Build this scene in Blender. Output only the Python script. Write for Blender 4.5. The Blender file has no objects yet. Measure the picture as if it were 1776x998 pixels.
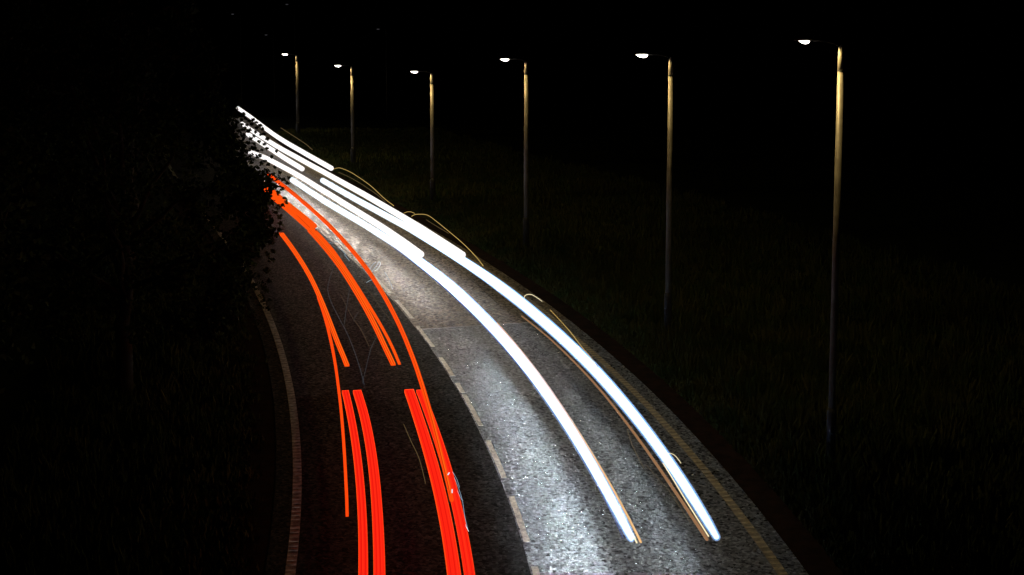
import bpy, math, random
import numpy as np
from mathutils import Vector, Matrix
random.seed(7); RNG = np.random.default_rng(7)
SC = bpy.context.scene; COL = SC.collection

# ------------------------------------------------------------------ camera
CAM_H, PITCH = 9.521, 0.10578
cam_d = bpy.data.cameras.new('camera'); cam = bpy.data.objects.new('camera', cam_d); COL.objects.link(cam)
cam.location = (0, 0, CAM_H); cam.rotation_euler = (math.radians(90) - PITCH, 0, 0)
cam_d.sensor_width = 36; cam_d.lens = 2286.94 / 1776 * 36; cam_d.shift_y = -(499 - 225) / 1776
cam_d.clip_start = 0.1; cam_d.clip_end = 6000
SC.camera = cam
# ------------------------------------------------------------------ night sky, faint moon
w = bpy.data.worlds.new('World'); SC.world = w; w.use_nodes = True
nt = w.node_tree; bg = nt.nodes['Background']
sky = nt.nodes.new('ShaderNodeTexSky'); sky.sky_type = 'NISHITA'; sky.sun_disc = False
SUN_EL, SUN_ROT = math.radians(-4), math.radians(200)
sky.sun_elevation = SUN_EL; sky.sun_rotation = SUN_ROT
nt.links.new(sky.outputs[0], bg.inputs[0]); bg.inputs[1].default_value = 0.002
sd = bpy.data.lights.new('moonlight', 'SUN'); sd.energy = 0.0006; sd.angle = math.radians(0.5); sd.color = (0.75, 0.85, 1)
so = bpy.data.objects.new('moonlight', sd); COL.objects.link(so); so.rotation_euler = (math.radians(50), 0, math.radians(200)); so.location = (0, 0, 60)
SC.view_settings.view_transform = 'Standard'; SC.view_settings.look = 'None'
SC.view_settings.exposure = 0; SC.view_settings.gamma = 1
SC.render.engine = 'CYCLES'; SC.cycles.max_bounces = 4; SC.cycles.sample_clamp_indirect = 2

# light levels of the places's own lamps
W_HEAD = 1.2       # headlight trails
W_TAIL = 1.0       # tail light trails
P_LAMP = 225.0      # street lamps, watts
P_BEAM = 470.0      # dipped beams strewn along the path of the oncoming cars, watts

# ------------------------------------------------------------------ helpers
def tag(o, label=None, cat=None, group=None, kind=None):
    for k, v in (('label', label), ('category', cat), ('group', group), ('kind', kind)):
        if v: o[k] = v
    return o
def link(name, me, parent=None):
    o = bpy.data.objects.new(name, me); COL.objects.link(o)
    if parent: o.parent = parent
    return o
def empty(name, loc, rz=0.0):
    o = bpy.data.objects.new(name, None); COL.objects.link(o); o.location = loc; o.rotation_euler = (0, 0, rz); o.empty_display_size = .2
    return o
class MB:
    def __init__(s): s.v = []; s.f = []
    def add(s, vs, fs):
        b = len(s.v); s.v += [tuple(map(float, p)) for p in vs]; s.f += [tuple(i + b for i in f) for f in fs]
    def box(s, cx, cy, cz, sx, sy, sz, M=None):
        vs = [Vector((cx + a * sx / 2, cy + b * sy / 2, cz + c * sz / 2)) for a in (-1, 1) for b in (-1, 1) for c in (-1, 1)]
        if M: vs = [M @ v for v in vs]
        s.add(vs, [(0, 1, 3, 2), (4, 6, 7, 5), (0, 4, 5, 1), (2, 3, 7, 6), (0, 2, 6, 4), (1, 5, 7, 3)])
    def tube(s, pts, rad, n=10, prof=None, round_ends=False):
        """sweep; rad is a list of radii or of (half width, half height)"""
        pts = [Vector(p) for p in pts]; N = len(pts); rings = []
        rr = [r if isinstance(r, tuple) else (r, r) for r in rad]
        def frame(i):
            t = (pts[min(i + 1, N - 1)] - pts[max(i - 1, 0)]).normalized()
            ref = Vector((0, 0, 1)) if abs(t.z) < .9 else Vector((1, 0, 0))
            a = t.cross(ref).normalized(); return t, a, a.cross(t).normalized()
        prof = prof or [(math.cos(2 * math.pi * k / n), math.sin(2 * math.pi * k / n)) for k in range(n)]
        st = []
        if round_ends:
            t, a, b = frame(0)
            for q in (85, 55, 28): st.append((pts[0] - t * rr[0][0] * math.sin(math.radians(q)), a, b, [x * math.cos(math.radians(q)) for x in rr[0]]))
        for i in range(N):
            t, a, b = frame(i); st.append((pts[i], a, b, rr[i]))
        if round_ends:
            t, a, b = frame(N - 1)
            for q in (28, 55, 85): st.append((pts[-1] + t * rr[-1][0] * math.sin(math.radians(q)), a, b, [x * math.cos(math.radians(q)) for x in rr[-1]]))
        m = len(prof); vs = []
        for p, a, b, r in st: vs += [p + a * (r[0] * c) + b * (r[1] * d) for c, d in prof]
        fs = [(i * m + k, i * m + (k + 1) % m, (i + 1) * m + (k + 1) % m, (i + 1) * m + k) for i in range(len(st) - 1) for k in range(m)]
        fs += [tuple(range(m))[::-1], tuple((len(st) - 1) * m + k for k in range(m))]
        s.add(vs, fs)
    def build(s, name, mat, parent=None, smooth=False):
        me = bpy.data.meshes.new(name); me.from_pydata(s.v, [], s.f); me.update()
        if mat: me.materials.append(mat)
        if smooth: me.polygons.foreach_set('use_smooth', [len(p.vertices) <= 4 for p in me.polygons])
        return link(name, me, parent)
def quads_mesh(name, V, mat, parent=None, uvs=None):
    """V: (n,4,3) array of separate quads"""
    n = len(V); me = bpy.data.meshes.new(name)
    me.vertices.add(n * 4); me.vertices.foreach_set('co', V.reshape(-1).astype(np.float32))
    me.loops.add(n * 4); me.loops.foreach_set('vertex_index', np.arange(n * 4, dtype=np.int32))
    me.polygons.add(n); me.polygons.foreach_set('loop_start', np.arange(0, n * 4, 4, dtype=np.int32))
    me.update(calc_edges=True); me.materials.append(mat)
    return link(name, me, parent)

# ------------------------------------------------------------------ the road's course: arc length s (m), offset o (m, + to the right)
SS = np.linspace(-15, 195, 1401)
def _course():
    t = (np.clip(SS, 5, 90) - 40) / 100
    k = -0.00585433 + 0.03165966 * t - 0.01071259 * t**2 - 0.03770871 * t**3
    k = k * (1 - np.clip((SS - 90) / 25, 0, 1)); ds = SS[1] - SS[0]
    th = np.concatenate([[0], np.cumsum((k[1:] + k[:-1]) / 2) * ds]); i = int(np.argmin(abs(SS - 5)))
    th = th - th[i] + 0.12405054; m = (th[1:] + th[:-1]) / 2
    x = np.concatenate([[0], np.cumsum(np.sin(m)) * ds]); y = np.concatenate([[0], np.cumsum(np.cos(m)) * ds])
    return x - x[i] + 0.32472876, y - y[i] + 5, th
CX, CY, CT = _course()
GY = [-400, 20, 30, 40, 50, 60, 70, 80, 90, 120, 150, 180, 210, 260, 330, 2500]
GZ = [0, 0, -.026, -.122, -.294, -.541, -.862, -1.254, -1.711, -3.123, -4.534, -5.944, -7.2, -8.4, -9, -9]
def G(y): return np.interp(y, GY, GZ)
ROAD_Z = 0.03
def at(s, o, h=0.0):
    X, Y, T = (np.interp(s, SS, a) for a in (CX, CY, CT))
    X = X + o * np.cos(T); Y = Y - o * np.sin(T)
    return float(X), float(Y), float(G(Y) + h)
def heading(s): return float(np.interp(s, SS, CT))

# ------------------------------------------------------------------ materials
def mat(name, col=(.5, .5, .5), rough=.6, metal=0.0, spec=.5):
    m = bpy.data.materials.new(name); m.use_nodes = True
    b = m.node_tree.nodes['Principled BSDF']; b.inputs['Base Color'].default_value = (*col, 1)
    b.inputs['Roughness'].default_value = rough; b.inputs['Metallic'].default_value = metal
    b.inputs['Specular IOR Level'].default_value = spec
    return m
def nodes(m): return m.node_tree.nodes, m.node_tree.links, m.node_tree.nodes['Principled BSDF']
def ramp(N, a, b, ca, cb):
    r = N.new('ShaderNodeValToRGB'); r.color_ramp.elements[0].position = a; r.color_ramp.elements[1].position = b
    r.color_ramp.elements[0].color = (*ca, 1); r.color_ramp.elements[1].color = (*cb, 1); return r
def noise(N, L, co, scale, detail=3, rough=.6):
    n = N.new('ShaderNodeTexNoise'); n.inputs['Scale'].default_value = scale; n.inputs['Detail'].default_value = detail
    n.inputs['Roughness'].default_value = rough; L.new(co, n.inputs['Vector']); return n
def noisy(name, c1, c2, scale, rough=.8, bump=0.0, bscale=None, metal=0.0, spec=.5):
    m = mat(name, c1, rough, metal, spec); N, L, b = nodes(m)
    tc = N.new('ShaderNodeTexCoord'); n = noise(N, L, tc.outputs['Object'], scale, 4)
    r = ramp(N, .35, .65, c1, c2); L.new(n.outputs['Fac'], r.inputs['Fac']); L.new(r.outputs['Color'], b.inputs['Base Color'])
    if bump:
        n2 = noise(N, L, tc.outputs['Object'], bscale or scale * 4, 3)
        bp = N.new('ShaderNodeBump'); bp.inputs['Strength'].default_value = bump; bp.inputs['Distance'].default_value = .02
        L.new(n2.outputs['Fac'], bp.inputs['Height']); L.new(bp.outputs['Normal'], b.inputs['Normal'])
    return m
def emit(name, col, strength):
    m = mat(name, (0, 0, 0), .5, 0, 0); N, L, b = nodes(m)
    b.inputs['Emission Color'].default_value = (*col, 1); b.inputs['Emission Strength'].default_value = strength
    return m
def asphalt(name, dark, light, chip, rough, bump, tint=(1, 1, 1), shine=.9):
    """coarse chippings: each stone its own tone and tilt, worn wheel tracks smoother"""
    m = mat(name, dark, rough); N, L, b = nodes(m)
    tc = N.new('ShaderNodeTexCoord'); co = tc.outputs['Object']
    vo = N.new('ShaderNodeTexVoronoi'); vo.inputs['Scale'].default_value = chip; vo.inputs['Randomness'].default_value = 1; L.new(co, vo.inputs['Vector'])
    sep = N.new('ShaderNodeSeparateColor'); L.new(vo.outputs['Color'], sep.inputs[0])
    r = ramp(N, .5, .98, dark, light); L.new(sep.outputs[0], r.inputs['Fac'])
    big = noise(N, L, co, .7, 4); mid = noise(N, L, co, 7, 5, .8)
    mx = N.new('ShaderNodeMix'); mx.data_type = 'RGBA'; mx.blend_type = 'MULTIPLY'; mx.inputs['Factor'].default_value = 1
    rb = ramp(N, .3, .7, (.62, .62, .62), (1.15, 1.15, 1.15)); L.new(big.outputs['Fac'], rb.inputs['Fac'])
    L.new(r.outputs['Color'], mx.inputs['A']); L.new(rb.outputs['Color'], mx.inputs['B'])
    m2 = N.new('ShaderNodeMix'); m2.data_type = 'RGBA'; m2.blend_type = 'MULTIPLY'; m2.inputs['Factor'].default_value = 1
    rm = ramp(N, .38, .64, (.35, .35, .35), (1.9, 1.9, 1.9)); L.new(mid.outputs['Fac'], rm.inputs['Fac'])
    L.new(mx.outputs['Result'], m2.inputs['A']); L.new(rm.outputs['Color'], m2.inputs['B']); L.new(m2.outputs['Result'], b.inputs['Base Color'])
    rr = N.new('ShaderNodeMapRange'); rr.inputs['To Min'].default_value = rough - .12; rr.inputs['To Max'].default_value = rough + .2
    L.new(sep.outputs[1], rr.inputs['Value']); L.new(rr.outputs['Result'], b.inputs['Roughness'])
    sp = N.new('ShaderNodeMapRange'); sp.inputs['To Min'].default_value = -.25 * shine; sp.inputs['To Max'].default_value = shine; sp.clamp = True
    L.new(sep.outputs[2], sp.inputs['Value']); mxx = N.new('ShaderNodeMath'); mxx.operation = 'MAXIMUM'; mxx.inputs[1].default_value = .02
    L.new(sp.outputs['Result'], mxx.inputs[0]); L.new(mxx.outputs[0], b.inputs['Specular IOR Level'])
    b.inputs['Specular Tint'].default_value = (*tint, 1)
    a1 = N.new('ShaderNodeMath'); a1.operation = 'MULTIPLY_ADD'; a1.inputs[1].default_value = .6
    L.new(sep.outputs[0], a1.inputs[0]); L.new(mid.outputs['Fac'], a1.inputs[2])
    fine = noise(N, L, co, chip * 1.3, 4, .75)
    a2 = N.new('ShaderNodeMath'); a2.operation = 'ADD'; L.new(a1.outputs[0], a2.inputs[0]); L.new(fine.outputs['Fac'], a2.inputs[1])
    bp = N.new('ShaderNodeBump'); bp.inputs['Strength'].default_value = bump; bp.inputs['Distance'].default_value = .05
    L.new(a2.outputs[0], bp.inputs['Height']); L.new(bp.outputs['Normal'], b.inputs['Normal'])
    return m
M = {}
M['asphalt_near'] = asphalt('asphalt_cool_grey', (.014, .015, .018), (.20, .215, .23), 19, .38, 1.0, (.85, .95, 1), 1.6)
M['asphalt_far'] = asphalt('asphalt_buff', (.022, .018, .013), (.21, .165, .115), 14, .44, .9, (1, .80, .58), 1.6)
M['asphalt_left'] = asphalt('asphalt_unlit_dark', (.004, .0042, .0045), (.018, .019, .020), 18, .66, .5, (.6, .6, .6), .2)  # colour darkened so that the unlit lane stays near black
M['soil'] = noisy('verge_soil', (.006, .003, .002), (.018, .009, .006), 3, .95, .4, 30, spec=.03)
M['ground'] = noisy('dark_turf', (.006, .010, .004), (.014, .018, .006), 1.2, 1, .5, 14, spec=.05)
M['grass'] = noisy('rough_grass', (.019, .036, .009), (.055, .052, .018), .9, .8, spec=.1)
M['leaf'] = noisy('leaf_green', (.012, .022, .007), (.030, .042, .012), 2, .8, spec=.1)
M['bark'] = noisy('bark', (.018, .013, .009), (.04, .03, .02), 9, .9, .5, 30)
M['paint'] = noisy('worn_white_paint', (.30, .28, .23), (.78, .74, .64), 14, .55, .35, 60)
M['paint_worn'] = noisy('very_worn_paint', (.03, .03, .028), (.30, .29, .26), 9, .6, .4, 50)
M['paint_base'] = noisy('lamp_tinted_band_paint', (.09, .074, .046), (.24, .20, .13), 9, .6, .3, 50)  # yellow-brown cast of the street lamps put into the line's colour
M['paint_lamp_tint'] = noisy('lamp_tinted_bar_paint', (.18, .15, .09), (.42, .35, .22), 12, .6, .3, 60)  # raised bars, tinted with the same lamp colour
M['bar_grey'] = noisy('grimy_white_paint', (.10, .10, .095), (.42, .42, .40), 9, .6, .3, 50)
M['seam'] = noisy('joint_sealant', (.10, .10, .10), (.32, .32, .31), 8, .35, .2, 40)
M['galv'] = noisy('galvanised_steel', (.105, .095, .082), (.18, .165, .14), 3, .5, .15, 18, .25, .3)
M['dark_metal'] = noisy('dark_metal_and_unlit_base', (.012, .012, .012), (.03, .03, .03), 10, .6, spec=.2)
M['shell'] = noisy('lantern_shell', (.10, .10, .10), (.16, .16, .16), 8, .5)
M['bowl'] = emit('lit_lantern_bowl', (1, .93, .78), 9)
M['bowl_off'] = emit('unlit_bowl_added_glow', (.55, .55, .60), .07)  # weak glow added so that the unlit bowls show
M['white_cool'] = emit('headlight_cool_white', (.88, .95, 1), W_HEAD)
M['white_warm'] = emit('headlight_warm_white', (1, .95, .93), W_HEAD)
M['blue'] = emit('blue_lens_fringe', (.22, .30, .80), .38)
M['copper'] = emit('marker_light_copper', (1, .58, .26), .75)
M['copper_dim'] = emit('marker_light_brown', (1, .52, .26), .3)
M['red'] = emit('tail_light_red', (1, .018, .006), W_TAIL)
M['orange'] = emit('tail_light_orange', (1, .085, .004), W_TAIL)
M['red_mid'] = emit('tail_light_vermilion', (1, .068, .004), W_TAIL)
M['red_deep'] = emit('tail_light_deep_red', (.86, .010, .004), W_TAIL)
M['red_hot'] = emit('tail_light_hot_strand', (1, .030, .008), W_TAIL * 1.02)
M['orange_hot'] = emit('tail_light_yellow_strand', (1, .17, .010), W_TAIL)
M['orange_deep'] = emit('tail_light_deep_orange', (.72, .040, .003), W_TAIL)
M['yellow'] = emit('yellow_glint', (1, .66, .20), .55)
M['yellow_pale'] = emit('pale_yellow_glint', (1, .85, .52), 1.1)
M['yellow_dim'] = emit('dim_yellow_glint', (1, .70, .30), .14)
M['glint'] = emit('blue_white_glint', (.55, .78, 1), .55)
M['glint_bright'] = emit('bright_glint', (.8, .9, 1), 1.0)
M['grey_dim'] = emit('grey_thread', (.75, .85, 1), .06)
def halo(name, col, e):  # glowing sheaths added round the trails to imitate lens bloom
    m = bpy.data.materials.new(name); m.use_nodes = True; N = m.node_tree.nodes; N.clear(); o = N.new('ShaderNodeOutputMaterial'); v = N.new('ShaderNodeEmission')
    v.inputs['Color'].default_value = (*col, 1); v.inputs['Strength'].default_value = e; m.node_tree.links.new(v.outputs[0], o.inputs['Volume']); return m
M['halo_cool'] = halo('bloom_cool_glow', (.45, .70, 1), .9)
M['halo_outer'] = halo('bloom_outer_glow', (.30, .52, 1), .35)
M['halo_red'] = halo('bloom_red_glow', (1, .05, .005), .5)
M['halo_warm'] = halo('bloom_warm_glow', (1, .85, .85), 1.5)
M['brown_dim'] = emit('brown_thread', (1, .72, .40), .07)

# ------------------------------------------------------------------ ground
xs = [-2500, -900, -300, -120, -60, -30, -15, 0, 15, 30, 60, 120, 300, 900, 2500]
ys = [-400, -100, 0] + list(range(10, 215, 5)) + [230, 260, 300, 330, 500, 1000, 2500]
g = MB(); g.add([(x, y, G(y)) for y in ys for x in xs],
    [(j * len(xs) + i, j * len(xs) + i + 1, (j + 1) * len(xs) + i + 1, (j + 1) * len(xs) + i) for j in range(len(ys) - 1) for i in range(len(xs) - 1)])
tag(g.build('ground', M['ground']), kind='structure')

def strip(mb, s0, s1, o0, o1, h, step=1.0, taper=0.0):
    n = max(1, int(math.ceil((s1 - s0) / step))); vs = []; 
    for i in range(n + 1):
        s = s0 + (s1 - s0) * i / n
        vs += [at(s, o0, h), at(s, o1, h)]
    mb.add(vs, [(2 * i, 2 * i + 1, 2 * i + 3, 2 * i + 2) for i in range(n)])
def slab(mb, s0, s1, o0, o1, h0, h1, step=1.0, jag=0.0):
    """strip with thickness (from height h0 up to h1)"""
    n = max(1, int(math.ceil((s1 - s0) / step))); vs = []
    for i in range(n + 1):
        s = s0 + (s1 - s0) * i / n; a = o0 + random.uniform(-jag, jag); b = o1 + random.uniform(-jag, jag)
        vs += [at(s, a, h0), at(s, a, h1), at(s, b, h1), at(s, b, h0)]
    fs = []
    for i in range(n):
        q = 4 * i
        fs += [(q + 1, q + 2, q + 6, q + 5), (q, q + 1, q + 5, q + 4), (q + 2, q + 3, q + 7, q + 6)]
    fs += [(0, 3, 2, 1), (4 * n, 4 * n + 1, 4 * n + 2, 4 * n + 3)]
    mb.add(vs, fs)
# soil shoulders and the carriageway
mb = MB(); slab(mb, -14, 190, 3.9, 5.15, -.3, .012); tag(mb.build('right_shoulder', M['soil']), kind='structure')
mb = MB(); slab(mb, -14, 190, -5.1, -3.9, -.3, .012); tag(mb.build('left_shoulder', M['soil']), kind='structure')
SEAM = 36.85
road = MB(); slab(road, -14, SEAM, -.08, 4.42, -.3, ROAD_Z); road = tag(road.build('road', M['asphalt_near']), kind='structure')
mb = MB(); slab(mb, SEAM + .01, 190, -.08, 4.42, -.3, ROAD_Z - .002); mb.build('buff_surfacing', M['asphalt_far'], road)
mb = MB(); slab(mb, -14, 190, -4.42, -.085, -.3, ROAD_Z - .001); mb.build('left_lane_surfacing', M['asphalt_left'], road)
mb = MB(); n = 26
for i in range(n):      # sealed transverse joint
    o0 = .02 + i * 4.36 / n; slab(mb, SEAM - .035 + random.uniform(-.012, .012), SEAM + .04 + random.uniform(-.01, .01), o0, o0 + 4.36 / n, .02, ROAD_Z + .005, 1)
mb.build('sealed_joint', M['seam'], road)
# centre line: worn dashes, each a part
def dash(s0, s1, c, wd=.108, m=None):
    mb = MB(); slab(mb, s0, s1, c - wd / 2, c + wd / 2, .02, ROAD_Z + .006, .12, .008); return mb.build('lane_dash', m or M['paint'], road)
for a, b, c in [(12.6, 14.9, 0), (15.6, 17.4, 0), (18.4, 20.9, .0), (21.9, 23.98, .0), (24.97, 27.16, .0), (28.14, 30.44, .0), (30.6, 31.4, .0), (32.05, 33.79, .0),
                (34.9, 37.22, .0), (38.2, 40.7, .03), (41.87, 44.45, .05), (45.3, 47.9, .08), (49.2, 52.0, .14), (53.7, 57.0, .16), (58.5, 61.2, .12), (63, 65.8, .1),
                (67.5, 70.3, .08), (72, 74.8, .05), (76.5, 79.3, 0), (81, 83.8, 0), (85.5, 88.3, 0), (90, 92.8, 0)]:
    dash(a, b, c)
# ribbed edge lines: a thin painted band with raised bars across it
for nm, c in (('right_edge_line', 4.0), ('left_edge_line', -4.0)):
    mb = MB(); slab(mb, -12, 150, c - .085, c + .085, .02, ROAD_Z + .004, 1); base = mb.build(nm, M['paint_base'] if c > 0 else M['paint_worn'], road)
    mb = MB(); s = 10.0
    while s < 70:
        o0 = c - .085 + random.uniform(0, .012); o1 = c + .085 - random.uniform(0, .012); hh = random.uniform(.007, .013)
        slab(mb, s, s + .075, o0, o1, .02, ROAD_Z + hh, 1); s += .20
    tag(mb.build('raised_bar', M['paint_lamp_tint'] if c > 0 else M['bar_grey'], base), kind='stuff')

# ------------------------------------------------------------------ verges: rough grass
def grass(name, s0, s1, o0, o1, n, hmin, hmax, power=1.5):
    s = s0 + (s1 - s0) * RNG.random(n) ** 1.15; o = o0 + (o1 - o0) * RNG.random(n) ** power
    # tussocks
    cs = RNG.random((n // 60, 2)); idx = RNG.integers(0, len(cs), n); k = RNG.random(n) < .55
    s[k] = s0 + (s1 - s0) * cs[idx[k], 0] ** 1.15 + RNG.normal(0, .22, k.sum()); o[k] = o0 + (o1 - o0) * cs[idx[k], 1] ** power + np.abs(RNG.normal(0, .16, k.sum()))
    s = np.clip(s, -14, 190)
    X, Y, T = (np.interp(s, SS, a) for a in (CX, CY, CT)); x = X + o * np.cos(T); y = Y - o * np.sin(T); z = G(y)
    h = RNG.uniform(hmin, hmax, n) * (1 + .5 * k) * np.clip(.45 + (np.abs(o) - abs(o0)) * .6, .45, 1.3); a = RNG.uniform(0, 2 * math.pi, n); wd = RNG.uniform(.012, .03, n) * (1 + s / 60)
    dx, dy = np.cos(a), np.sin(a); le = RNG.uniform(0, .6, n) * h; b = RNG.uniform(0, 2 * math.pi, n); lx, ly = np.cos(b) * le, np.sin(b) * le
    V = np.zeros((n, 4, 3)); z0 = z - .02
    V[:, 0] = np.stack([x - dx * wd, y - dy * wd, z0], 1); V[:, 1] = np.stack([x + dx * wd, y + dy * wd, z0], 1)
    V[:, 2] = np.stack([x + lx + dx * wd * .3, y + ly + dy * wd * .3, z + h], 1); V[:, 3] = np.stack([x + lx - dx * wd * .3, y + ly - dy * wd * .3, z + h * .97], 1)
    return quads_mesh(name, V, M['grass'])
tag(grass('rough_grass', 14, 115, 5.0, 19, 210000, .08, .26, 1.7), 'unmown dark green grass on the verge right of the road', 'grass', kind='stuff')
tag(grass('rough_grass', 14, 60, -4.95, -10, 40000, .06, .22, 1.3), 'unmown dark grass on the verge under the trees left of the road', 'grass', kind='stuff')

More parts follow.
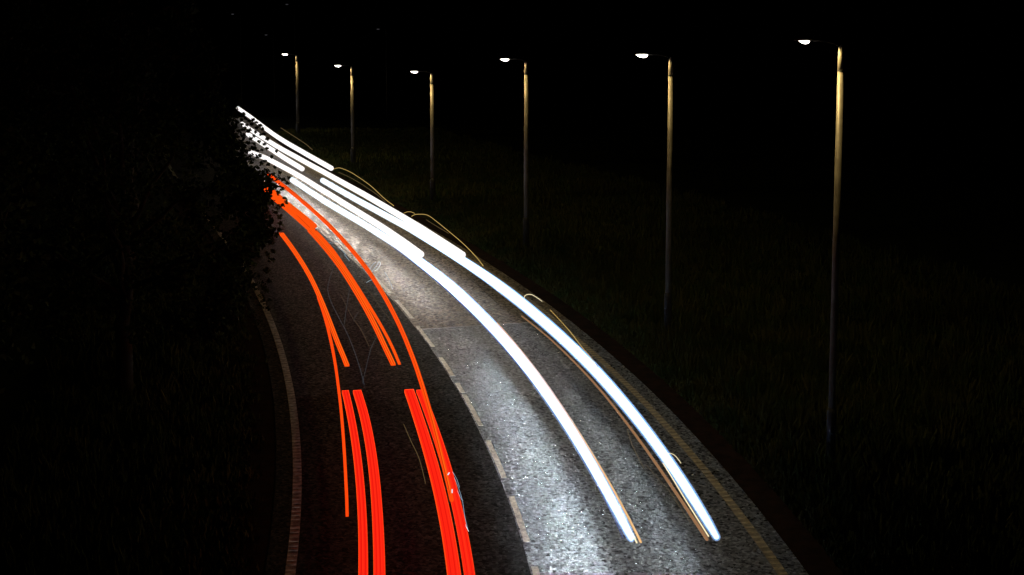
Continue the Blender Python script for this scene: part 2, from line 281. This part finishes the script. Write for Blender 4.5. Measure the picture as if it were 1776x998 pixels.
# ------------------------------------------------------------------ light trails
# course of each trail along the road: key: (height, [(arc length, offset), ...])
TR={
 'A':(1.0,[(143.91, 3.099), (127.96, 3.368), (108.12, 3.637), (89.64, 3.654), (77.27, 3.629), (69.51, 3.416)]),
 'C':(1.0,[(98.38, 1.885), (91.13, 2.04), (84.4, 2.086), (78.84, 2.037), (69.7, 1.929)]),
 'B':(0.7,[(118.3, 2.406), (108.54, 2.709), (100.21, 2.919), (93.29, 3.119), (80.15, 3.281), (70.93, 3.247), (63.25, 3.041), (58.08, 3.096), (52.93, 3.096), (47.77, 3.05), (44.04, 2.985)]),
 'R':(0.68,[(66.77, 2.464), (60.17, 2.379), (55.46, 2.482), (51.15, 2.65), (46.35, 2.679), (43.34, 2.76), (41.31, 2.788), (37.87, 2.887), (34.59, 2.938), (32.36, 2.985), (29.59, 3.006), (26.58, 2.948), (24.67, 2.939), (22.89, 2.929), (21.25, 2.926), (20.3, 2.909)]),
 'D':(0.7,[(84.39, 0.874), (82.86, 1.285), (78.93, 1.437), (69.46, 1.612), (62.75, 1.687), (56.62, 1.617), (51.67, 1.614), (47.17, 1.688), (44.54, 1.692)]),
 'E':(0.68,[(67.53, 1.052), (59.17, 0.988), (51.67, 1.105), (45.9, 1.395), (42.49, 1.447), (39.0, 1.417), (35.71, 1.395), (32.83, 1.404), (31.37, 1.446), (28.91, 1.512), (26.33, 1.491), (24.2, 1.535), (22.03, 1.5), (20.4, 1.474)]),
 'Rc':(0.45,[(36.0, 2.76), (33.15, 2.864), (29.23, 2.894), (26.2, 2.849), (23.49, 2.863), (21.81, 2.824), (20.74, 2.873)]),
 'Rc2':(0.5,[(24.06, 2.948), (22.45, 2.898), (21.44, 2.888), (20.74, 2.891)]),
 'Lc':(0.45,[(35.39, 1.892), (32.86, 1.85), (29.63, 1.784), (26.98, 1.734), (24.8, 1.767), (22.47, 1.727), (20.74, 1.755)]),
 'Lc2':(0.45,[(26.14, 1.694), (24.81, 1.689), (22.48, 1.645), (20.72, 1.684)]),
 'Lb':(0.6,[(51.74, 1.119), (44.92, 1.172), (41.68, 1.261), (38.43, 1.284), (32.99, 1.303), (31.32, 1.306), (28.84, 1.378), (26.22, 1.359), (24.16, 1.414), (22.09, 1.399), (20.59, 1.397)]),
 'a':(0.85,[(28.52, -2.912), (26.82, -2.912), (25.17, -2.879), (23.31, -2.842), (21.22, -2.823), (19.19, -2.785), (17.84, -2.734)]),
 'b':(0.85,[(28.47, -2.663), (26.77, -2.633), (25.13, -2.604), (23.28, -2.588), (21.19, -2.568), (19.17, -2.539), (17.83, -2.496)]),
 'c':(0.85,[(28.3, -1.544), (26.59, -1.56), (24.96, -1.536), (23.13, -1.482), (21.07, -1.463), (19.07, -1.44), (17.75, -1.398)]),
 'd':(0.85,[(28.25, -1.31), (26.54, -1.315), (24.92, -1.294), (23.09, -1.241), (21.04, -1.227), (19.05, -1.207), (17.74, -1.172)]),
 'e':(0.9,[(68.34, -0.013), (64.55, -0.088), (60.33, -0.148), (56.39, -0.237), (53.85, -0.338), (48.61, -0.502), (43.82, -0.653), (39.67, -0.806), (36.42, -0.939), (32.37, -1.103), (30.96, -1.168), (28.25, -1.252), (25.83, -1.307), (23.62, -1.312), (21.76, -1.313)]),
 'f0':(0.8,[(64.48, -0.901), (60.58, -0.992), (58.3, -0.975), (54.14, -1.062), (50.15, -1.133)]),
 'f0b':(0.95,[(59.18, -1.107), (55.86, -1.103), (53.4, -1.046), (50.15, -1.045)]),
 'f1':(0.8,[(50.04, -1.218), (43.63, -1.377), (38.83, -1.525), (33.01, -1.637), (30.61, -1.651)]),
 'f2':(0.8,[(49.84, -1.056), (45.78, -1.153), (41.33, -1.335), (37.0, -1.434), (32.85, -1.468), (30.63, -1.499)]),
 'g':(0.8,[(49.71, -2.343), (45.16, -2.452), (41.27, -2.556), (38.02, -2.656), (35.29, -2.717), (33.04, -2.748), (30.76, -2.716)]),
 'h':(0.8,[(38.34, -2.684), (36.41, -2.762), (33.37, -2.89), (30.15, -3.001), (28.17, -3.053), (25.62, -3.099), (23.49, -3.094), (21.53, -3.072)]),
 's1':(0.6,[(72.99, 4.198), (73.57, 4.534), (73.34, 4.716), (70.64, 4.752), (64.94, 4.418), (59.65, 3.87), (56.87, 3.659)]),
 's2':(0.6,[(71.17, 4.136), (68.67, 4.188), (65.58, 4.122), (61.43, 3.886), (58.27, 3.614)]),
 's3':(0.6,[(54.53, 3.499), (54.89, 3.741), (54.83, 3.902), (54.38, 3.933)]),
 's4':(0.6,[(53.63, 3.612), (54.05, 3.872), (54.07, 4.075), (53.92, 4.258), (53.39, 4.311), (51.34, 4.155), (49.53, 4.0), (47.46, 3.847), (45.59, 3.677), (43.88, 3.494), (42.46, 3.316)]),
 's5':(0.6,[(52.52, 3.929), (50.67, 3.876), (48.94, 3.858)]),
 's6':(0.6,[(37.47, 3.235), (37.79, 3.353), (37.92, 3.47), (37.89, 3.586), (37.48, 3.627), (36.98, 3.637)]),
 's7':(0.6,[(35.94, 3.57), (34.78, 3.499), (33.37, 3.411), (32.09, 3.302), (31.02, 3.25), (29.74, 3.147)]),
 's8':(0.6,[(24.21, 3.044), (24.28, 3.109), (24.27, 3.175), (24.15, 3.212), (23.94, 3.219), (23.76, 3.213)]),
 's9':(0.6,[(112.99, 5.372), (105.59, 5.459), (99.05, 5.493), (92.62, 5.436), (86.97, 5.199)]),
 't1':(0.3,[(46.43, 2.827), (44.19, 2.802), (42.19, 2.741), (39.93, 2.683), (38.31, 2.633)]),
 't2':(0.3,[(26.56, 2.885), (25.77, 2.76), (25.14, 2.703), (24.36, 2.652)]),
 't3':(0.3,[(24.56, 2.739), (23.86, 2.784), (23.22, 2.838), (22.42, 2.841), (21.74, 2.849)]),
 'w1':(0.4,[(47.08, -0.603), (44.51, -1.333), (41.76, -1.936), (40.32, -2.126), (38.87, -2.204), (37.01, -2.233), (35.32, -2.238), (32.65, -2.29), (30.46, -2.345)]),
 'w2':(0.4,[(44.5, -0.631), (43.51, -0.735), (42.77, -0.904), (41.8, -1.161), (40.47, -1.485), (38.03, -1.933), (36.51, -2.184)]),
 'w3':(0.4,[(37.38, -0.902), (35.12, -1.459), (33.68, -1.835), (31.33, -2.26), (30.61, -2.371)]),
 'w4':(0.4,[(37.86, -1.591), (37.25, -1.778), (36.78, -1.892)]),
 'w5':(0.3,[(43.51, -0.697), (41.01, -0.77), (38.17, -0.822), (36.29, -0.789)]),
 'w6':(0.3,[(27.75, -1.73), (26.61, -1.681), (25.55, -1.613), (24.18, -1.603)]),
 'w7':(0.3,[(34.36, -1.794), (36.28, -1.77), (38.06, -1.797), (40.84, -1.697)]),
 'c1':(0.5,[(43.36, -0.318), (44.21, -0.056), (44.69, 0.156)]),
 'c2':(0.5,[(43.05, -0.3), (43.88, -0.004), (44.55, 0.229)]),
 'c3':(0.5,[(43.12, -0.191), (43.57, 0.012), (44.33, 0.244), (44.76, 0.27)]),
 'c4':(0.5,[(42.84, 0.079), (42.08, 0.023), (40.73, -0.109), (40.14, -0.186)]),
 'c5':(0.5,[(41.38, -0.775), (41.61, -0.641), (41.77, -0.521)]),
 'c6':(0.5,[(49.01, -0.69), (48.73, -0.614)]),
 'c7':(0.5,[(49.2, -0.462), (48.9, -0.346), (48.39, -0.357)]),
 'c8':(0.5,[(47.83, -0.588), (47.21, -0.557), (46.38, -0.566)]),
 'c9':(0.5,[(46.39, -0.624), (45.71, -0.648), (45.16, -0.668)]),
 'd1':(0.6,[(23.91, -1.117), (23.54, -1.077), (23.11, -1.064)]),
 'd2':(0.6,[(23.61, -1.113), (23.02, -1.082), (22.47, -1.069), (21.77, -1.087), (21.15, -1.077)]),
 'd3':(0.6,[(22.97, -1.118), (22.55, -1.082), (22.47, -1.059)]),
 'd4':(1.1,[(22.43, -1.324), (22.51, -1.297)]),
 'd5':(1.1,[(21.71, -1.305), (21.58, -1.314)]),
 'd6':(0.6,[(21.65, -1.126), (21.35, -1.1), (21.11, -1.071)]),
}
def smooth(pts, step=.5):
    """pts (s, o, h [, r...]) -> dense by Catmull-Rom"""
    P = np.array(pts, float); P = np.vstack([2 * P[0] - P[1], P, 2 * P[-1] - P[-2]]); out = []
    for i in range(1, len(P) - 2):
        n = max(3, int(abs(P[i + 1][0] - P[i][0]) / step) + 2)
        for q in range(n):
            t = q / n; a, b, c, d = P[i - 1:i + 3]
            out.append(.5 * ((2 * b) + (c - a) * t + (2 * a - 5 * b + 4 * c - d) * t * t + (-a + 3 * b - 3 * c + d) * t**3))
    out.append(P[-2]); return np.array(out)
def fit(so, deg=4):
    """iron the hand-read offsets into the smooth course a vehicle takes"""
    so = np.array(so, float)
    if len(so) <= deg + 1: deg = max(1, len(so) - 2)
    t = (so[:, 0] - so[:, 0].mean()) / (np.ptp(so[:, 0]) + 1e-6); c = np.polyfit(t, so[:, 1], deg)
    return [(a, float(np.polyval(c, b))) for a, b in zip(so[:, 0], t)]
def trail(key, rad, m, ends=True, iron=4, shape=None, parent=None, name='light_trail', h=None, doff=0.0):
    h0, so = TR[key]; h0 = h if h is not None else h0
    if iron: so = fit(so, iron)
    d = smooth([(s, o + doff) for s, o in so]); mb = MB(); rr = []; pts = []
    for s, o in d:
        r = float(np.interp(s, [q[0] for q in rad], [q[1] for q in rad])) if isinstance(rad, list) else rad
        pts.append(at(s, o, h0)); rr.append((r, r * shape) if shape else r)
    prof = None
    if shape:
        prof = [(x, y) for x, y in ((-1, -.8), (-.94, -1), (.94, -1), (1, -.8), (1, .8), (.94, 1), (-.94, 1), (-1, .8))]
    mb.tube(pts, rr, 10, prof, ends)
    return mb.build(name, M[m], parent, smooth=not shape)
FAR = [(20.3, .030), (20.8, .046), (22, .060), (28, .085), (38, .115), (50, .128), (70, .135), (90, .155), (150, .2)]
GF = lambda s, r, k, a: (s, r * k + a) if s < 45 else (s, r * 1.01)
T = lambda o, l, g: tag(o, l, 'light trail', g)
GW, GR = 'white headlight trails on the right lane', 'red tail light trails on the left lane'
T(trail('A', FAR, 'white_warm'), 'uppermost white headlight trail, ending in a round tip beside the grass verge', GW)
T(trail('B', FAR, 'white_warm'), 'long warm white trail running along the upper side of the wide double band', GW)
T(trail('C', FAR, 'white_warm'), 'short white trail with a round tip between the two long far white trails', GW)
T(trail('D', FAR, 'white_warm'), 'warm white trail emerging from the leaves, lowest of the far white trails at the tree', GW)
r_ = T(trail('R', FAR, 'white_cool'), 'long cool white trail on the right, ending nearest the right edge line', GW)
l_ = T(trail('E', FAR, 'white_cool'), 'long cool white trail on the left, bordering the bright road by the dashed line', GW)
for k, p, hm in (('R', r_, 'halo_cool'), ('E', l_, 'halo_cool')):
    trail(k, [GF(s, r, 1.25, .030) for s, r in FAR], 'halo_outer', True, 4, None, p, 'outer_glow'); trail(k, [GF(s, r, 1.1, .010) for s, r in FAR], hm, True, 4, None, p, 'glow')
trail('Rc', [(20, .030), (36, .018)], 'copper_dim', True, 4, None, r_, 'copper_marker_trail')
trail('Rc2', [(20, .012), (26, .01)], 'yellow_pale', True, 2, None, r_, 'thin_side_trail')
trail('Lc', [(20, .020), (36, .02)], 'copper', True, 4, None, l_, 'copper_marker_trail')
trail('Lc2', [(20, .012), (26, .01)], 'yellow_pale', True, 2, None, l_, 'thin_side_trail')
trail('Lb', [(20, .007), (50, .02)], 'blue', True, 4, None, l_, 'blue_fringe', doff=.02)  # colour fringe of the lens, added as a thin glowing tube
ra = T(trail('a', .064, 'red', False, 3, .3), 'leftmost broad red ribbon of the near pair of doubled ribbons', GR)
rb = T(trail('b', .080, 'red', False, 3, .3), 'broad red ribbon second from the left, just right of the leftmost broad ribbon', GR)
rc = T(trail('c', .090, 'red', False, 3, .3), 'broadest red ribbon, third of the four broad ribbons at the bottom', GR)
rd = T(trail('d', .072, 'red', False, 3, .3), 'broad red ribbon nearest the dashed centre line, glinting blue at its side', GR)
for k, p, w2 in (('a', ra, .064), ('b', rb, .080), ('c', rc, .093)):
    trail(k, .005, 'orange', False, 3, None, p, 'orange_edge', TR[k][0] + .012, -w2)
for k, p, w2, n_ in (('a', ra, .064, 3), ('b', rb, .080, 4), ('c', rc, .093, 4), ('d', rd, .072, 3)):
    for q in range(n_):      # the single lamps of the cluster draw finer strands along the ribbon
        trail(k, random.uniform(.006, .012), 'red_hot' if q % 2 else 'red_deep', False, 3, None, p, 'strand', TR[k][0] + .02, w2 * (-.72 + 1.44 * (q + .5) / n_ + random.uniform(-.1, .1)))
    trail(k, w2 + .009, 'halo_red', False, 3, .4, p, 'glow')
o_e = T(trail('e', [(20, .035), (28, .05), (40, .065), (68, .09)], 'red_mid', True, 5), 'long thin vermilion trail closest to the dashed line, merging into the rightmost broad red ribbon', GR)
o_f0 = T(trail('f0', [(50, .13), (64, .22)], 'orange', True, 2), 'wide flame orange streak breaking through the leaves of the tree', GR)
T(trail('f0b', [(50, .10), (60, .14)], 'orange', True, 2), 'orange streak overlapping the wide one just past the leaves', GR)
o_f1 = T(trail('f1', [(30, .055), (50, .10)], 'orange', False, 4, .35), 'thicker of the two parallel orange trails in the middle of the left lane', GR)
T(trail('f2', [(30, .030), (50, .065)], 'orange', False, 4, .35), 'thinner of the two parallel orange trails in the middle of the left lane', GR)
o_g = T(trail('g', [(30, .055), (40, .065), (50, .085)], 'orange', False, 4, .35), 'orange trail starting at the tree and cut off square halfway down the left lane', GR)
for k, p, q_ in (('e', o_e, .035), ('f0', o_f0, .11), ('f1', o_f1, .06), ('g', o_g, .05)):
    for q in range(2 if k == 'e' else 4):
        trail(k, random.uniform(.006, .011) * (2 if k == 'f0' else 1), 'orange_deep' if q % 2 == 0 else 'orange_hot', False, {'e': 5, 'f0': 2}.get(k, 4), None, p, 'strand', TR[k][0] + (.10 if k in ('e', 'f0') else .03), q_ * (-.8 + .5 * q))
T(trail('h', [(21, .026), (30, .03), (38, .04)], 'red_mid', False, 4, .8), 'thin vermilion trail splitting off to the left and ending level with the broad ribbons', GR)
# the dipped beams the oncoming cars threw on the road ahead of them while they passed
def beam(s, o, aim_o, dist, ang, blend, power):
    p = Vector(at(s, o, .62)); q = Vector(at(s - dist, aim_o, 0)); d = bpy.data.lights.new('headlight_beam', 'SPOT')
    d.energy = P_BEAM * power; d.color = (.86, .94, 1) if s < 40 else (1, .88, .76); d.spot_size = math.radians(ang); d.spot_blend = blend; d.shadow_soft_size = .06
    ob = bpy.data.objects.new('headlight_beam', d); COL.objects.link(ob)
    par = l_ if o < 2 else r_; ob.parent = par; ob.location = p; ob.rotation_euler = (q - p).to_track_quat('-Z', 'Y').to_euler()
s = 20.6
while s < 80:
    beam(s, 1.42, .75, 6.5, 15, .9, float(np.interp(s, (20, 24, 29, 37, 45, 80), (.38, .72, 1.15, 1.25, .42, .34))))
    beam(s + .7, 2.9, 2.35, 6.5, 13, .9, float(np.interp(s, (20, 30, 80), (.34, .36, .26))))
    s += 1.5 if s < 50 else 2.5
def away(s, o, aim_o, power, ang):
    p = Vector(at(s, o, .65)); q = Vector(at(s + 7, aim_o, 0)); d = bpy.data.lights.new('away_beam', 'SPOT')
    d.energy = P_BEAM * power; d.color = (.95, .97, .95); d.spot_size = math.radians(ang); d.spot_blend = .95; d.shadow_soft_size = .06
    ob = bpy.data.objects.new('away_beam', d); COL.objects.link(ob)
    ob.parent = ra if o < -2 else rd; ob.location = p; ob.rotation_euler = (q - p).to_track_quat('-Z', 'Y').to_euler()
s = 6.0
while s < 58:      # the departing cars' own beams, brushing the edge line and the dashes
    if s < 34: away(s, -2.8, -3.97, .30, 6)
    away(s + 1, -1.3, .02, 18, 5); s += 2.0
# small reflections caught in the exposure
GY_, GT_, GC_ = 'yellow squiggles beside the white trails', 'faint threads of light over the left lane', 'blue white glints over the left lane'
for k, r, m, lab, gr in (
    ('s1', .022, 'yellow', 'hooked yellow squiggle leaving the round tip of the uppermost white trail', GY_),
    ('s2', .016, 'yellow_dim', 'faint yellow line under the hooked squiggle at the uppermost white tip', GY_),
    ('s3', .016, 'yellow', 'tiny yellow arch above the double white band', GY_),
    ('s4', .019, 'yellow', 'long hooked yellow squiggle along the middle of the double white band', GY_),
    ('s5', .012, 'yellow_dim', 'short faint yellow line beside the long hooked squiggle', GY_),
    ('s6', .016, 'yellow_pale', 'short pale hook standing off the right white trail at mid height', GY_),
    ('s7', .014, 'yellow', 'long plain yellow line sinking into the right white trail', GY_),
    ('s8', .010, 'yellow_pale', 'nearest small pale hook beside the end of the right white trail', GY_),
    ('s9', .028, 'yellow_dim', 'farthest yellow line above the uppermost white trail', GY_),
    ('t1', .008, 'grey_dim', 'hair thin grey line between the two long white trails', GT_),
    ('t2', .008, 'yellow_dim', 'short dim line just left of the right white trail', GT_),
    ('t3', .006, 'yellow_dim', 'thin dim line running beside the lower end of the right white trail', GT_),
    ('w1', .010, 'grey_dim', 'longest grey thread bowing left across the left lane', GT_),
    ('w2', .010, 'grey_dim', 'curled grey thread crossing the parallel orange trails', GT_),
    ('w3', .008, 'grey_dim', 'straight grey thread slanting down to where the orange trails end', GT_),
    ('w4', .008, 'grey_dim', 'very short grey thread between the orange trails', GT_),
    ('w5', .010, 'brown_dim', 'brown thread left of the long thin vermilion trail', GT_),
    ('w6', .008, 'yellow_dim', 'dim yellow thread beside the broadest red ribbon', GT_),
    ('w7', .010, 'brown_dim', 'brown thread between the orange trails and the tree', GT_),
    ('c1', .010, 'glint', 'left streak of the glint cluster by the dashed line', GC_),
    ('c2', .011, 'glint', 'middle streak of the glint cluster by the dashed line', GC_),
    ('c3', .010, 'glint_bright', 'right and brightest streak of the glint cluster by the dashed line', GC_),
    ('c4', .009, 'glint', 'thin glint sloping down to the first buff dash', GC_),
    ('c5', .014, 'glint', 'small glint just left of the vermilion trail', GC_),
    ('c6', .012, 'glint', 'farthest left speck of the upper glint group', GC_),
    ('c7', .016, 'glint_bright', 'bright bent glint of the upper glint group', GC_),
    ('c8', .014, 'glint', 'slanting glint below the bright bent one', GC_),
    ('c9', .011, 'glint', 'lowest glint of the upper glint group', GC_),
    ('d1', .006, 'glint', 'upper blue sliver at the side of the rightmost red ribbon', GC_),
    ('d2', .006, 'glint', 'long blue sliver at the side of the rightmost red ribbon', GC_),
    ('d3', .006, 'glint', 'short blue sliver inside the long one', GC_),
    ('d4', .016, 'glint_bright', 'upper white speck on the rightmost red ribbon', GC_),
    ('d5', .016, 'glint_bright', 'lower white speck on the rightmost red ribbon', GC_),
    ('d6', .008, 'glint_bright', 'lowest blue white speck beside the rightmost red ribbon', GC_)):
    tag(trail(k, r * .6, m, True, 0, name='light_streak'), lab, 'light streak', gr)

# ------------------------------------------------------------------ street lamps
def lamp(s, o, H_, lit=True, rz=None, arm=.83, base=None, label='', group='', lean=0.0, power=1.0, pr=.05, bs=1.0):
    X, Y, Z = at(s, o) if base is None else base
    rz = -heading(s) if rz is None else rz
    t = empty('street_lamp', (X, Y, Z - .05), rz); t.rotation_euler = (0, lean, rz)
    tag(t, label, 'street lamp', group)
    mb = MB(); nz = 30; jz = H_ - .52                        # tapered column, joint near the top
    mb.tube([(0, 0, 1.33), (0, 0, jz)], [pr * 1.15, pr], 16); mb.build('pole', M['galv'], t, True)
    mb = MB(); mb.tube([(0, 0, 0), (0, 0, 1.24), (0, 0, 1.328)], [pr * 1.55, pr * 1.55, pr * 1.16], 16); mb.build('darkened_base', M['dark_metal'], t, True)  # wider foot of the column; its dark colour stands for missing light
    mb = MB(); mb.tube([(0, 0, jz + .002), (0, 0, jz + .035)], [pr * 1.12, pr * 1.12], 16); mb.build('pole_collar', M['dark_metal'], t)
    mb = MB(); mb.tube([(0, 0, jz + .037), (0, 0, H_ - .04), (0, 0, H_)], [pr, pr * .93, pr * .6], 16); mb.build('pole_top', M['galv'], t, True)
    mb = MB(); mb.box(0, -pr * 1.55, .75, .09, .012, .5); mb.build('access_door', M['dark_metal'], t)
    mb = MB(); mb.tube([(-.04, 0, H_ - .03), (-.14, 0, H_ + .035), (-.3, 0, H_ + .065), (-arm + .16, 0, H_ + .09)], [.022] * 4, 10); mb.build('bracket_arm', M['dark_metal'], t, True)
    ln = MB(); cx_ = -arm
    ln.tube([(cx_ + .2, 0, H_ + .095), (cx_ + .12, 0, H_ + .105), (cx_, 0, H_ + .12), (cx_ - .12, 0, H_ + .11), (cx_ - .21, 0, H_ + .09)], [(.03, .02), (.09, .035), (.12, .045), (.09, .03), (.02, .01)], 14)
    ln = ln.build('lantern', M['shell'], t, True)
    bw = MB(); bw.tube([(cx_ + .15 * bs, 0, H_ + .07), (cx_ + .11 * bs, 0, H_ + .062), (cx_ + .03 * bs, 0, H_ + .055), (cx_ - .06 * bs, 0, H_ + .060), (cx_ - .14 * bs, 0, H_ + .075), (cx_ - .18 * bs, 0, H_ + .085)],
        [(.02 * bs, .02 * bs), (.07 * bs, .05 * bs), (.095 * bs, .062 * bs), (.085 * bs, .05 * bs), (.045 * bs, .026 * bs), (.012, .006)], 14)
    bw.build('bowl', M['bowl'] if lit else M['bowl_off'], ln, True)
    pc = MB(); pc.tube([(cx_ + .05, 0, H_ + .15), (cx_ + .05, 0, H_ + .21)], [.03, .026], 10); pc.build('photocell', M['dark_metal'], ln)
    if lit:
        ld = bpy.data.lights.new('lamp_light', 'SPOT'); ld.energy = P_LAMP * power; ld.color = (1, .73, .27); ld.shadow_soft_size = .05
        ld.spot_size = math.radians(172); ld.spot_blend = .1
        lo = bpy.data.objects.new('lamp_light', ld); COL.objects.link(lo); lo.parent = t; lo.location = (cx_, 0, H_ - .03)
    return t
GL = 'lit street lamps along the right verge'
for s, o, H_, arm, pw, lab in ((24.5, 6.5, 8.53, .74, 1.5, 'tallest and nearest lit street lamp, farthest right beside the road'),
        (34.4, 6.5, 7.83, .82, 1.15, 'second nearest lit street lamp, next left of the tallest one'),
        (47.6, 6.5, 7.22, .83, 1.2, 'third nearest lit street lamp, standing alone near the middle'),
        (60.7, 6.5, 6.3, .84, 1.5, 'fourth lit street lamp with the lowest lantern, right of the two farthest'),
        (79.1, 6.5, 6.2, .84, 1.8, 'fifth lit street lamp, second farthest, between the farthest and the lowest one'),
        (109.1, 6.5, 6.8, .95, 2.2, 'farthest lit street lamp, leftmost of the lit ones')):
    lamp(s, o, H_, True, arm=arm, label=lab, group=GL, power=pw, pr=float(np.interp(s, (24, 48, 110), (.060, .075, .12))), bs=float(np.interp(s, (24, 34, 60, 110), (.62, 1, 1, 1.35))))
GU = 'unlit lamps far behind the lit row'
for px, py, Y, lab in ((499, 8, 150, 'unlit lamp far off, topmost in the picture'), (405, 25, 150, 'unlit lamp far off, leftmost above the tree'),
                       (462, 61, 150, 'unlit lamp far off, lowest, just above the farthest lit lamp'), (656, 51, 140, 'unlit lamp far off, rightmost of the unlit ones')):
    ang = PITCH + math.atan((py - 225) / 2286.9); x = (px - 888) / 2286.9 * Y + .85; zt = CAM_H - Y * math.tan(ang)
    zb = float(G(Y)); lamp(60, 0, zt - zb, False, 0, label=lab, group=GU, base=(x, Y, zb))

# hanging sprays of leaves
TWIGS = [(424,197,2.2),(439,208,2.2),(444,213,2.4),(451,218,2.6),(428,217,2),(443,229,1.6),(452,233,2.2),(463,241,2.6),(440,236,2.2),(449,246,2.4),(459,250,3),(434,240,3),
 (446,262,2.4),(453,260,2),(470,272,2.2),(479,262,2),(462,258,2),(440,250,4),(436,258,4),(445,272,4),(452,284,4),(462,296,5),(470,303,5),(480,308,5),(490,312,4),(497,318,3),
 (455,300,5),(466,312,5),(478,322,6),(488,328,6),(480,334,5),(494,350,4),(488,356,4),(480,360,6),(470,352,6),(492,344,3),(500,309,2.5),(475,290,2.5),(458,280,3),(484,300,3),
 (474,368,5),(482,376,5),(484,388,5),(482,398,4),(476,408,5),(468,420,5),(460,440,5),(455,470,5),(452,500,5),(450,520,5),
 (418,176,5),(424,184,3),(414,168,5),(430,190,2),(436,196,2),(418,200,4),(420,208,3),(414,196,3),(425,224,4),(430,228,3),(424,236,4),(431,248,4),(436,268,4),(456,224,2),(447,205,1.5),(457,233,2),(418,228,5),(412,212,5),(422,252,5),(428,262,5),(436,278,5),(410,190,4),(432,210,2),(445,222,2),(408,205,6),(406,220,6),(410,235,6),(412,246,6),(418,262,6),(422,275,6),(404,198,5),(420,216,3),(437,216,2.5),(426,206,2),(433,226,3),(441,257,3),(450,270,3),(464,285,3),(440,480,9),(446,495,9),(444,515,9),(448,530,8),(436,545,9),(456,505,5),(462,488,5),(440,560,8),(458,470,6),(462,520,4),(459,535,4),(466,450,6),(470,436,5)]
# ------------------------------------------------------------------ trees on the left verge
def leaves(centers, radii, per, size):
    C = np.repeat(np.array(centers), per, 0); R_ = np.repeat(np.array(radii), per)[:, None]; n = len(C)
    d = RNG.normal(size=(n, 3)); d /= np.linalg.norm(d, axis=1)[:, None]; p = C + d * R_ * (RNG.random((n, 1)) ** .45) * [1, 1, .8]
    a = RNG.normal(size=(n, 3)); a /= np.linalg.norm(a, axis=1)[:, None]; b = np.cross(a, RNG.normal(size=(n, 3))); b /= np.linalg.norm(b, axis=1)[:, None]
    L_ = RNG.uniform(.6, 1.2, (n, 1)) * size; W_ = L_ * .55
    return np.stack([p - a * L_, p + b * W_, p + a * L_, p - b * W_], 1)
def limb(mb, p0, p1, r0, r1, n=7, wob=.15):
    p0, p1 = Vector(p0), Vector(p1); pts = []; rr = []
    for i in range(n + 1):
        t = i / n; q = p0.lerp(p1, t); k = math.sin(t * math.pi) * wob
        pts.append(q + Vector((random.uniform(-k, k), random.uniform(-k, k), 0))); rr.append(r0 + (r1 - r0) * t)
    mb.tube(pts, rr, 8)
def make_tree(base, centers, radii, per, size, label, trunk_h, spread=None, extra=None):
    t = empty('roadside_tree', base); tag(t, label, 'tree', 'trees on the left verge')
    B = Vector(base); mb = MB(); top = Vector((random.uniform(-.3, .3), random.uniform(-.3, .3), trunk_h))
    limb(mb, (0, 0, -.2), top, .22, .13); mb.build('trunk', M['bark'], t, True)
    idx = list(range(len(centers))); random.shuffle(idx)
    for i in idx[:14]:
        mb = MB(); c = Vector(centers[i]) - B; st = Vector((0, 0, 0)).lerp(top, random.uniform(.55, 1)); limb(mb, st, c, .07, .015, 6, .2); mb.build('limb', M['bark'], t, True)
    V = leaves([Vector(c) - B for c in centers], radii, per, size)
    if extra is not None: V = np.concatenate([V, extra - np.array(base)])
    quads_mesh('crown', V, M['leaf'], t)
    return t
# the tree whose leaves hang in front of the far bend: its outline towards the road, height -> x
ZT = [1.3, 2.1, 2.95, 3.6, 4.0, 4.4, 4.75, 5.2, 5.5, 5.85, 6.27, 6.8, 7.3, 8.2, 9.2, 10.2]
XT = [-6.9, -6.0, -5.85, -5.62, -5.38, -5.46, -5.32, -5.42, -5.84, -6.02, -6.20, -6.42, -6.5, -6.7, -7.3, -8.4]
cs, rs = [], []
while len(cs) < 520:
    z = random.uniform(1.5, 10); xm = float(np.interp(z, ZT, XT)); r = random.uniform(.22, .5); y = random.uniform(28.3, 32.5)
    half = 3.4 * math.sqrt(max(.05, 1 - ((z - 5.8) / 4.8) ** 2)); x = random.uniform(-9.4 - half, xm - r * .9)
    if random.random() < .4: x = xm - r * .9 - abs(random.gauss(0, .35)); y = random.uniform(29.4, 30.8)
    k = y / 30.0; cs.append((x * k, y, CAM_H - (CAM_H - z) * k)); rs.append(r)
tw, tr = [], []
def px(u, v, Y=30.0): return ((u - 888) / 2286.9 * Y * (1 / math.cos(PITCH) + 0), Y, CAM_H - Y * math.tan(PITCH + math.atan((v - 225) / 2286.9)))
for u, v, r in TWIGS: tw.append(px(u, v, random.uniform(29.6, 30.4))); tr.append(r / 76.0)
ex = leaves(tw, [r * 1.15 for r in tr], 20, .042)
make_tree((-9.2, 30.5, float(G(30.5))), cs, rs, 62, .075, 'leafy tree overhanging the left lane, its leaves in front of the far white trails', 4.2, extra=ex)
def round_tree(x, y, h, rad, label):
    z0 = float(G(y)); cs, rs = [], []
    for _ in range(150):
        d = Vector((random.gauss(0, 1), random.gauss(0, 1), random.gauss(0, 1))).normalized() * random.random() ** .4
        cs.append((x + d.x * rad, y + d.y * rad, z0 + h * .58 + d.z * h * .40)); rs.append(random.uniform(.35, .7))
    make_tree((x, y, z0), cs, rs, 60, .10, label, h * .45)
round_tree(-15.5, 35, 10.5, 3.4, 'dark tree behind the overhanging tree, half merged with it')
round_tree(-12.5, 42, 11, 3.0, 'tall dark tree farther along, behind the overhanging tree')
round_tree(-11.0, 23.5, 8.5, 2.6, 'dark tree nearest the bridge at the left edge')
round_tree(-19, 48, 12, 4, 'broad dark tree far back at the left edge')
